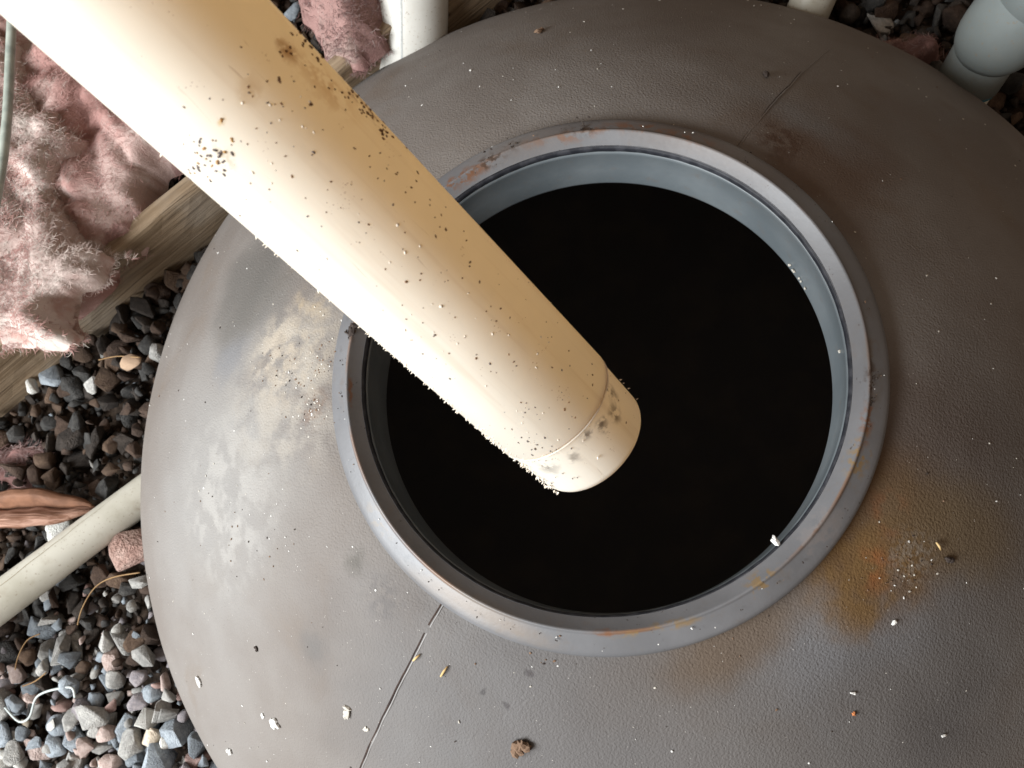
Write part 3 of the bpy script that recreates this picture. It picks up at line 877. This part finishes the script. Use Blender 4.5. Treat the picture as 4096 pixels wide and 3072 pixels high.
fibres('loose_fibres', V, F, 1500, ins3, 7, FBD, (0.01, 0.03))
tag(ins3, 'small dark pink insulation scrap on the gravel beside the grey elbow', 'insulation')
ins4, V, F = wool('insulation_scrap', [(-140, 1760), (60, 1740), (170, 1800), (150, 1900), (70, 1985), (-140, 1990)], -0.395, 0.035, M_INSD, seed=35, edge=0.03, step=0.005)
fibres('loose_fibres', V, F, 1500, ins4, 8, FBD, (0.01, 0.03))
tag(ins4, 'dirty brown insulation scrap on dark gravel above the dry leaf', 'insulation')

# ================================================================== GRAVEL
def stone_mesh(name, seed, sub=2):
    """angular pebble: bevelled convex hull of a few points"""
    r_ = random.Random(seed)
    bm = bmesh.new()
    sx, sy, sz = r_.uniform(0.9, 1.3), r_.uniform(0.75, 1.0), r_.uniform(0.6, 0.9)
    for _ in range(r_.randint(11, 16) if sub > 1 else 9):
        p = Vector((r_.gauss(0, 1), r_.gauss(0, 1), r_.gauss(0, 1))).normalized() * r_.uniform(0.85, 1.1)
        bm.verts.new((p.x * sx, p.y * sy, p.z * sz))
    res = bmesh.ops.convex_hull(bm, input=bm.verts)
    bmesh.ops.delete(bm, geom=list({g for g in res['geom_interior'] + res['geom_unused'] if isinstance(g, bmesh.types.BMVert)}), context='VERTS')
    bmesh.ops.dissolve_limit(bm, angle_limit=0.35, verts=bm.verts, edges=bm.edges)
    bmesh.ops.bevel(bm, geom=bm.edges[:] + bm.verts[:], offset=0.33 if sub > 1 else 0.28, segments=2 if sub > 1 else 1, profile=0.5, affect='EDGES', clamp_overlap=True)
    bm.verts.ensure_lookup_table(); bm.verts.index_update()
    V = [tuple(v.co * (1 + 0.04 * mn.noise(v.co * 2 + Vector((seed, 0, 0))))) for v in bm.verts]
    F = [tuple(v.index for v in f.verts) for f in bm.faces]
    bm.free()
    return V, F
def stone_mat(name, c1, c2, speck_c, scale=3.0):
    m = M(name, 0.85, 0.2)
    oi = m.n('ShaderNodeObjectInfo')
    c = m.mix(m.ramp(m.noise(scale, 5, 0.65), 0.35, 0.68), c1, c2)
    c = m.mix(m.math('MULTIPLY', m.ramp(m.noise(scale * 7, 3), 0.58, 0.68), 0.6), c, speck_c)
    hs = m.n('ShaderNodeHueSaturation')
    m.L(c, hs.inputs['Color'])
    m.L(m.math('ADD', m.math('MULTIPLY', oi.outputs['Random'], 0.7), 0.68), hs.inputs['Value'])
    m.color(hs.outputs[0])
    m.bump(m.noise(scale * 4, 4), 0.5, 0.03)
    return m.m
CLEAN = [((0.1869, 0.2084, 0.2300), (0.2875, 0.3162, 0.3378), (0.1006, 0.1150, 0.1294)), ((0.2444, 0.2372, 0.2229), (0.3881, 0.3737, 0.3450), (0.1437, 0.1365, 0.1294)),
         ((0.3162, 0.2372, 0.2084), (0.4456, 0.3594, 0.3234), (0.1725, 0.1150, 0.1006)), ((0.4025, 0.3378, 0.2587), (0.5175, 0.4456, 0.3594), (0.2300, 0.1725, 0.1150)),
         ((0.1581, 0.1437, 0.1510), (0.2444, 0.2156, 0.2156), (0.0862, 0.0719, 0.0719)), ((0.5175, 0.4959, 0.4528), (0.6000, 0.6000, 0.5535), (0.3450, 0.3162, 0.2875)),
         ((0.2587, 0.1654, 0.1437), (0.3594, 0.2516, 0.2229), (0.1437, 0.0862, 0.0719))]
DIRTY_SHADED = [((0.0270, 0.0216, 0.0180), (0.0510, 0.0408, 0.0336), (0.0150, 0.0108, 0.0084)), ((0.0390, 0.0252, 0.0186), (0.0660, 0.0432, 0.0312), (0.0180, 0.0120, 0.0084)),  # dirt-coated stones, darkened further to imitate shade beside timber and wool
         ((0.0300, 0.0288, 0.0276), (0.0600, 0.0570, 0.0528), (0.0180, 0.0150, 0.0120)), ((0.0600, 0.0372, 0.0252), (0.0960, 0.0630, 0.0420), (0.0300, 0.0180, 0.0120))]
SMATS = [stone_mat('gravel_%d' % i, *c) for i, c in enumerate(CLEAN)] + [stone_mat('dirty_shaded_gravel_%d' % i, *c) for i, c in enumerate(DIRTY_SHADED)]
def world_scaled(i): pass
NB = 16
bases = [stone_mesh('stone', 100 + i) for i in range(NB)]
lows = [stone_mesh('stone', 200 + i, 1) for i in range(NB)]
# dart throwing on a hash grid
def scatter(x0, x1, y0, y1, dmin, tries, ok):
    cell = dmin; g = {}; out = []
    for _ in range(tries):
        x, y = random.uniform(x0, x1), random.uniform(y0, y1)
        if not ok(x, y): continue
        i, j = int(x // cell), int(y // cell)
        bad = False
        for a in (-1, 0, 1):
            for b in (-1, 0, 1):
                for q in g.get((i + a, j + b), ()):
                    if (q[0] - x) ** 2 + (q[1] - y) ** 2 < dmin * dmin: bad = True
        if bad: continue
        g.setdefault((i, j), []).append((x, y)); out.append((x, y))
    return out
def beam_side(x, y): return (Vector((x, y, 0)) - Vector((bA.x, bA.y, 0))).dot(bn)
def okp(x, y):
    r = math.hypot(x, y)
    if r < 0.792 or r > 1.9: return False
    s = beam_side(x, y)
    return not (-0.012 < s < 0.05)
_pa, _pb = at(640, 1930, -0.43), at(0, 2407, -0.325)
_rk = at(545, 2175, GZ + 0.02)
_la, _lb = at(-70, 2035, -0.375), at(385, 2030, -0.392)
def seg_d(x, y, a, b):
    dx, dy = b.x - a.x, b.y - a.y
    t = max(-0.3, min(1.3, ((x - a.x) * dx + (y - a.y) * dy) / (dx * dx + dy * dy)))
    return math.hypot(x - a.x - t * dx, y - a.y - t * dy), t
def crowded(x, y, sz):
    d_, t = seg_d(x, y, _pa, _pb)
    if d_ < 0.034 + sz * 0.6 and t < 0.75: return True
    if math.hypot(x - _rk.x, y - _rk.y) < 0.045 + sz * 0.4: return True
    d_, t = seg_d(x, y, _la, _lb)
    return d_ < 0.03 and 0 < t < 1.02
def near_view(x, y):
    if x > 0.35 and y < 0.1: return False
    if not okp(x, y): return False
    u, v = topx((x, y, GZ))
    return -700 < u < 4700 and -700 < v < 3800
pts = scatter(-1.6, 1.25, -1.25, 1.4, 0.0245, 120000, near_view)
pts += scatter(-1.9, 1.9, -1.9, 1.9, 0.036, 14000, lambda x, y: okp(x, y) and not near_view(x, y))
pts2 = scatter(-1.5, 1.2, -1.2, 1.3, 0.026, 50000, lambda x, y: near_view(x, y) and math.hypot(x, y) > 0.80)
stones = []
for layer, P_ in ((0, pts), (1, pts2)):
    for x, y in P_:
        sz = 0.0200 * math.exp(random.gauss(0, 0.30))
        if layer: sz *= random.uniform(0.7, 1.05)
        sz = min(sz, 0.033)
        if math.hypot(x, y) - sz < 0.776: sz = max(0.008, math.hypot(x, y) - 0.776)
        if crowded(x, y, sz):
            if layer: continue
            sz = min(sz, 0.011)
        z = GZ + (0.25 + random.uniform(-0.2, 0.35)) * sz + (0.014 if layer else 0)
        dirty = sstep(-0.46, -0.16, y + 0.10 * fbm((x * 4, y * 4, 0), 2)) * 0.95  # share of dirt-coated stones that also carry the painted shade
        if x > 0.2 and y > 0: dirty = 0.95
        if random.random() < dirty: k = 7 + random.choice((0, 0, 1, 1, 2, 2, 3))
        else: k = random.choice((0, 0, 0, 0, 0, 1, 1, 1, 1, 1, 2, 2, 3, 4, 4, 4, 5, 6))
        rot = Euler((random.gauss(0, 0.5), random.gauss(0, 0.5), random.uniform(0, 6.28)))
        stones.append([x, y, z, sz, k, rot, layer])
def visible(s):
    u, v = topx((s[0], s[1], s[2]))
    if not (-40 < u < 4136 and -40 < v < 3112): return 0
    if v < 1480 and u < 2600 and beam_side(s[0], s[1]) > 0.0 and u < 1500: return 0.0        # under the wool
    if abs((v - 40) - 0.874 * u) < 1 : pass
    if -0.25 < (u - 1640) / 4096 * 20 < 0.25: return 0
    P, t, miss = hit_pipe(u, v)
    if not miss: return 0
    return s[3] * (1.3 if s[6] else 1.0)
vis = sorted([(visible(s), i) for i, s in enumerate(stones)], reverse=True)
chosen = [i for q, i in vis[:292] if q > 0]
cset = set(chosen)
cache = {}
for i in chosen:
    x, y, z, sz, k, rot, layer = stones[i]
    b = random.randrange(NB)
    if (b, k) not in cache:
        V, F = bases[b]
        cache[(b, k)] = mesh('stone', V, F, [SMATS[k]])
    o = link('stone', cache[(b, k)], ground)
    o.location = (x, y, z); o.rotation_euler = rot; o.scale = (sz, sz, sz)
VV, FF, MI = [], [], []
base_n = 0
for i, (x, y, z, sz, k, rot, layer) in enumerate(stones):
    if i in cset: continue
    V, F = lows[random.randrange(NB)]
    A = np.array(V) * sz @ np.array(rot.to_matrix()).T + np.array((x, y, z))
    VV.append(A); FF += [tuple(q + base_n for q in f) for f in F]; MI += [k] * len(F)
    base_n += len(V)
# the loose gravel has metre-sized texture space, so give it its own finer copies of the materials
FM = [stone_mat('fine_' + m.name, *c, scale=90.0) for m, c in zip(SMATS, CLEAN + DIRTY_SHADED)]
for m in FM:
    for nd in m.node_tree.nodes:
        if nd.type == 'BUMP': nd.inputs['Distance'].default_value = 0.0015
# fine chips bedding the stones
chips = scatter(-1.45, 1.2, -1.15, 1.3, 0.0125, 90000, near_view)
tiny = []
for q in range(8):
    bm = bmesh.new()
    r_ = random.Random(900 + q)
    for _ in range(8):
        bm.verts.new(Vector((r_.gauss(0, 1), r_.gauss(0, 1), r_.gauss(0, 0.7))).normalized())
    bmesh.ops.convex_hull(bm, input=bm.verts)
    bm.verts.index_update()
    tiny.append(([tuple(v.co) for v in bm.verts], [tuple(v.index for v in f.verts) for f in bm.faces]))
    bm.free()
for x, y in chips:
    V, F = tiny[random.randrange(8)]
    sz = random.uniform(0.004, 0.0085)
    dirty = sstep(-0.46, -0.16, y) * 0.95 if not (x > 0.2 and y > 0) else 0.95  # chips follow the same mix of dirt and painted shade
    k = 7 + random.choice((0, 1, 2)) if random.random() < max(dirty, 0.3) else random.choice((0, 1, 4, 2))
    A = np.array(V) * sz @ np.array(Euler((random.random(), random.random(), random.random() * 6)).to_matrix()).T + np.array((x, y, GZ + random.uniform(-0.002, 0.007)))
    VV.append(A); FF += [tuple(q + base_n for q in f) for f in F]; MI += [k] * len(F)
    base_n += len(V)
VV = np.concatenate(VV)
go = link('gravel', mesh('gravel', VV.tolist(), FF, FM, True, MI), ground)
go['kind'] = 'stuff'
# one bigger reddish rock half under the tank edge
V, F = stone_mesh('rock', 103)
mrk = stone_mat('red_rock', (0.27, 0.165, 0.135), (0.36, 0.25, 0.21), (0.16, 0.09, 0.07), 2.0)
o = link('rock', mesh('rock', V, F, [mrk]))
p = at(545, 2175, GZ + 0.02)
if math.hypot(p.x, p.y) < 0.80: p = Vector((p.x, p.y, p.z)) * 1.0; q = 0.815 / math.hypot(p.x, p.y); p.x *= q; p.y *= q
o.location = p; o.scale = (0.05, 0.045, 0.03); o.rotation_euler = (0.1, 0.1, 0.6)
tag(o, 'flat reddish rock against the tank edge under the thin white pipe', 'rock')

# ---- dry leaf
ml = M('dry_leaf', 0.7, 0.25)
mp = ml.n('ShaderNodeMapping'); ml.L(ml.co, mp.inputs['Vector']); mp.inputs['Scale'].default_value = (6, 120, 60)
g = ml.noise(1.5, 4, 0.6, mp.outputs[0], 0.5)
ml.color(ml.mix(ml.ramp(g, 0.35, 0.65), (0.16, 0.075, 0.045), (0.34, 0.20, 0.145)))
ml.bump(g, 0.8, 0.003)
ml2 = simple('dry_leaf_back', (0.12, 0.055, 0.030), (0.19, 0.09, 0.05), 50, 0.75, 0.001)
lA = at(-70, 2035, -0.375); lB = at(385, 2030, -0.392)
ax = (lB - lA); LL = ax.length; ax.normalize()
sd = Vector((-ax.y, ax.x, 0)).normalized()
leaf = tag(empty('dry_leaf', lA), 'curled brown dry leaf on dark gravel above the thin white pipe', 'leaf')
def leaf_half(name, sgn, width, fold, mat):
    V, F = [], []
    NU, NV_ = 26, 8
    for i in range(NU + 1):
        t = i / NU
        wv = width * (math.sin(math.pi * min(1, 0.12 + t * 0.88)) ** 0.6)
        for j in range(NV_ + 1):
            s_ = j / NV_
            y = sgn * wv * s_
            z = fold * math.sin(s_ * math.pi * 0.75) * wv + 0.002 * math.sin(s_ * 22 + t * 3) + 0.003 * fbm((t * 5, s_ * 3, sgn), 2)
            V.append(ax * (t * LL) + sd * (y + 0.004 * mn.noise(Vector((t * 6, 0, 0)))) + Vector((0, 0, z + 0.012 * math.sin(t * 3.1))))
    for i in range(NU):
        for j in range(NV_):
            a = i * (NV_ + 1) + j
            F.append((a, a + 1, a + NV_ + 2, a + NV_ + 1))
    me = mesh(name, V, F, [mat])
    o = link(name, me, leaf)
    md = o.modifiers.new('thick', 'SOLIDIFY'); md.thickness = 0.0008
    return o
tag(leaf_half('leaf_half', -1, 0.036, 0.7, ml.m), 'paler reddish half with ribs')
tag(leaf_half('leaf_half', 1, 0.030, 0.9, ml2), 'dark brown folded half')

# ---- thread and twigs on the gravel
mth = simple('thread_fibre', (0.50, 0.54, 0.52), (0.42, 0.46, 0.45), 90, 0.8)
tp = [(20, 2830), (75, 2885), (118, 2868), (140, 2800), (165, 2775), (215, 2758), (285, 2750), (300, 2790)]
V, F = tube(smooth_path([at(u, v, GZ + 0.034) for u, v in tp]), 0.0019, 8)
tag(link('thread', mesh('thread', V, F, [mth])), 'pale bent strand of string lying on gravel at lower left', 'string')
mtw = simple('dry_needle', (0.22, 0.13, 0.06), (0.30, 0.19, 0.09), 60, 0.8)
for pth_, lab in (([(310, 2500), (330, 2430), (380, 2350), (450, 2310), (560, 2290)], 'thin curved brown needle on gravel just under the thin pipe'),
                  ([(60, 2680), (75, 2620), (110, 2560), (160, 2535)], 'short brown needle on gravel near the left edge'),
                  ([(90, 2745), (140, 2725), (185, 2690)], 'straight brown needle beside the pale string'),
                  ([(395, 1440), (470, 1425), (560, 1430)], 'tan dry needle on dark gravel below the timber')):
    V, F = tube(smooth_path([at(u, v, GZ + 0.034) for u, v in pth_]), 0.0011, 6)
    tag(link('dry_needle', mesh('dry_needle', V, F, [mtw])), lab, 'twig', 'dry needles on the gravel')
V, F = stone_mesh('bark', 55)
mbk = simple('tan_bark', (0.30, 0.20, 0.13), (0.40, 0.28, 0.19), 20, 0.85, 0.001)
o = link('bark_chip', mesh('bark_chip', V, F, [mbk]))
o.location = at(525, 1450, GZ + 0.03); o.scale = (0.024, 0.017, 0.012); o.rotation_euler = (0.3, 0.2, 0.5)
tag(o, 'pale tan wood chip on dark gravel between timber and tank', 'wood chip')

# ================================================================== CRUMBS ON THE TANK
m_white = simple('white_flake', (0.66, 0.65, 0.62), (0.55, 0.54, 0.51), 200, 0.8)
m_pale = simple('pale_crumb', (0.52, 0.49, 0.43), (0.40, 0.37, 0.32), 200, 0.9)
m_straw = simple('straw', (0.50, 0.36, 0.17), (0.42, 0.28, 0.12), 200, 0.8)
m_orange = simple('orange_crumb', (0.45, 0.16, 0.05), (0.36, 0.13, 0.05), 200, 0.8)
m_clod = simple('brown_clod', (0.20, 0.13, 0.085), (0.11, 0.065, 0.04), 250, 0.95, 0.0004)
m_black = simple('black_crumb', (0.03, 0.022, 0.02), (0.05, 0.038, 0.03), 250, 0.95)
def flake_mesh(seed, n_=3, spread=0.9):
    r_ = random.Random(seed)
    V, F = [], []
    for q in range(n_):
        bm = bmesh.new()
        bmesh.ops.create_icosphere(bm, subdivisions=1, radius=1)
        off = Vector((r_.uniform(-1, 1) * spread, r_.uniform(-1, 1) * spread, 0)) if q else Vector()
        e = Euler((0, 0, r_.uniform(0, 6.28))).to_matrix()
        sx, sy = r_.uniform(0.5, 1.0), r_.uniform(0.3, 0.6)
        b = len(V)
        for v in bm.verts:
            c_ = Vector((v.co.x * sx, v.co.y * sy, v.co.z * 0.28)) * r_.uniform(0.8, 1.25)
            V.append(e @ c_ + off)
        F += [tuple(v.index + b for v in f.verts) for f in bm.faces]
        bm.free()
    return V, F
def put(name, u, v, size, mat, seed, label, cat, n_=3, spread=0.8, tall=1.0, group=None, loc_=None):
    V, F = flake_mesh(seed, n_, spread)
    o = link(name, mesh(name, V, F, [mat], smooth=False))
    p = loc_ if loc_ is not None else on_dome(u, v)
    nrm = dome_normal(p) if loc_ is None else Vector((0, 0, 1))
    o.location = p + nrm * size * 0.22 * tall
    o.rotation_euler = nrm.to_track_quat('Z', 'Y').to_euler()
    o.scale = (size, size, size * tall)
    return tag(o, label, cat, group)
put('white_chip', 800, 2722, 0.0075, m_white, 1, 'white chip on the tank edge by the gravel, uppermost of the lower left chips', 'chip', 4, 0.9, 1.2)
put('white_chip', 1098, 2892, 0.0085, m_white, 2, 'broad white chip on the lower left of the tank, largest of the chips', 'chip', 4, 0.7, 1.4)
put('white_chip', 1056, 2866, 0.0050, m_white, 3, 'small white chip touching the largest white chip at lower left', 'chip', 2, 0.6, 1.2)
put('white_chip', 914, 3000, 0.0070, m_white, 4, 'white chip close to the bottom edge beside the gravel', 'chip', 3, 0.7, 1.2)
put('pale_clod', 1392, 2846, 0.0070, m_pale, 5, 'pale grey crumbly clod on the tank left of the seam', 'crumb', 4, 0.8, 1.5)
put('pale_clod', 1464, 2912, 0.0045, m_pale, 6, 'small pale crumb on the tank below the pale grey clod', 'crumb', 3, 0.6, 1.4)
put('brown_clod', 2085, 2980, 0.0100, m_clod, 8, 'brown dirt clod near the bottom edge of the tank', 'crumb', 6, 0.8, 1.8)
put('brown_clod', 2150, 130, 0.0080, m_clod, 9, 'brown leaf crumb at the top of the tank near its far edge', 'crumb', 4, 0.9, 1.2)
put('dark_crumb', 3064, 298, 0.0070, m_black, 10, 'dark crumb at the upper right of the tank left of the faint seam', 'crumb', 3, 0.9, 1.2)
put('dark_crumb', 1028, 2592, 0.0040, m_black, 12, 'black speck alone on the pale lower left of the tank', 'crumb', 3, 0.6, 1.4)
put('dark_crumb', 3790, 2235, 0.0060, m_black, 13, 'dark crumb right of the rust stain', 'crumb', 3, 0.7, 1.2)
put('orange_crumb', 3413, 2852, 0.0034, m_orange, 14, 'tiny orange crumb at the lower right of the tank', 'crumb', 2, 0.5, 1.4)
put('white_chip', 3416, 2772, 0.0036, m_white, 15, 'tiny white chip just above the orange crumb', 'chip', 2, 0.7, 1.2)
put('white_chip', 3768, 2942, 0.0036, m_white, 16, 'tiny white chip near the bottom right corner', 'chip', 2, 0.5, 1.3)
put('white_chip', 3574, 2490, 0.0040, m_white, 17, 'tiny white chip below the rust stain', 'chip', 2, 0.5, 1.2)
put('white_chip', 1884, 283, 0.0034, m_white, 19, 'tiny white chip on the upper tank right of the cream pipe', 'chip', 2, 0.4, 1.2)
put('white_chip', 0, 0, 0.0065, m_white, 20, 'white chip on the inner lip of the neck at lower right', 'chip', 2, 0.4, 1.4, loc_=at(3100, 2166, -0.012))
put('dark_crumb', 0, 0, 0.0075, m_black, 21, 'dark dirt clump on the neck ring just left of the cream pipe', 'crumb', 4, 0.8, 1.3, loc_=at(1408, 1318, -0.003))
for (u0, v0, u1, v1, lab, sd_) in ((1655, 2642, 1682, 2618, 'tan straw bit lying across the seam', 1), (1765, 2705, 1792, 2665, 'tan straw bit right of the seam', 2), (3742, 2170, 3760, 2200, 'thin pale straw bit beside the rust stain', 3)):
    p0, p1 = on_dome(u0, v0), on_dome(u1, v1)
    h = Vector((0, 0, 0.0025))
    V, F = tube([p0 + h, (p0 + p1) / 2 + h * 1.7, p1 + h], [0.0011, 0.0014, 0.0009], 6)
    tag(link('straw_bit', mesh('straw_bit', V, F, [m_straw])), lab, 'straw')

# countless fine grit on the tank
acc = Acc()
def grit(p, nrm, size, k, flat=0.6):
    vs, fs = lump(size, flat, random.uniform(0.8, 1.8))
    q = nrm.to_track_quat('Z', 'Y') @ Euler((0, 0, random.uniform(0, 6.28))).to_quaternion()
    acc.add(vs, fs, Matrix.Translation(p + nrm * size * 0.3) @ q.to_matrix().to_4x4(), k)
for _ in range(620):
    a = random.uniform(0, 2 * math.pi); r = math.sqrt(random.uniform(0.315 ** 2, 0.76 ** 2))
    p = Vector((r * math.cos(a), r * math.sin(a), zd(r)))
    left = p.x < -0.1
    k = random.choice((0, 0, 1, 2, 3, 3)) if not left else random.choice((0, 0, 0, 1, 2, 3, 3))
    grit(p, dome_normal(p), random.choice((0.0004, 0.0005, 0.0006, 0.0008, 0.0012)), k)
for u, v, n_, sg in ((1250, 1640, 40, 30), (1180, 1500, 40, 70), (1290, 1450, 30, 50), (3640, 2240, 16, 60), (950, 2100, 30, 120), (3560, 2330, 20, 60), (2150, 2650, 16, 70)):
    for _ in range(n_):
        p = on_dome(random.gauss(u, sg), random.gauss(v, sg))
        if 0.315 < math.hypot(p.x, p.y) < 0.765: grit(p, dome_normal(p), random.uniform(0.0005, 0.0013), random.choice((0, 1, 2, 2, 3)))
for _ in range(90):                                         # on the neck ring
    a = random.uniform(0, 2 * math.pi); r = random.uniform(0.286, 0.302)
    grit(Vector((r * math.cos(a), r * math.sin(a), -0.0045)), Vector((0, 0, 1)), random.uniform(0.0004, 0.0010), random.choice((1, 1, 2, 0)))
for u, v, n_, sg, k in ((3480, 1520, 26, 9, 1), (3478, 1600, 16, 8, 1), (3465, 1680, 14, 8, 2), (2340, 520, 22, 18, 1), (2050, 590, 14, 12, 1), (1960, 640, 10, 20, 1), (1408, 1330, 16, 12, 1)):
    for _ in range(n_):
        p = at(random.gauss(u, sg), random.gauss(v, sg * 1.4), -0.0035)
        if math.hypot(p.x, p.y) > 0.284: grit(p, Vector((0, 0, 1)), random.uniform(0.0006, 0.0015), k)
for u, v in ((3150, 1065), (3165, 1085), (3185, 1120), (3195, 1130), (3205, 1160), (3170, 1090)):
    p = at(u, v, -0.085); q = 0.2655 / math.hypot(p.x, p.y); p.x *= q; p.y *= q
    grit(p, Vector((-p.x, -p.y, 0)).normalized(), random.uniform(0.0012, 0.0020), 3, 1.0)
for u, v in ((3345, 1408), (3355, 1405)):
    p = at(u, v, -0.045); q = 0.2662 / math.hypot(p.x, p.y); p.x *= q; p.y *= q
    grit(p, Vector((-p.x, -p.y, 0)).normalized(), 0.0018, 3, 0.8)
o = link('fine_grit', mesh('fine_grit', acc.V, acc.F, [m_white, m_black, m_clod, m_pale, m_straw], False, acc.mi))
o.parent = tank; o.location = (0, 0, -GZ)
o['kind'] = 'stuff'
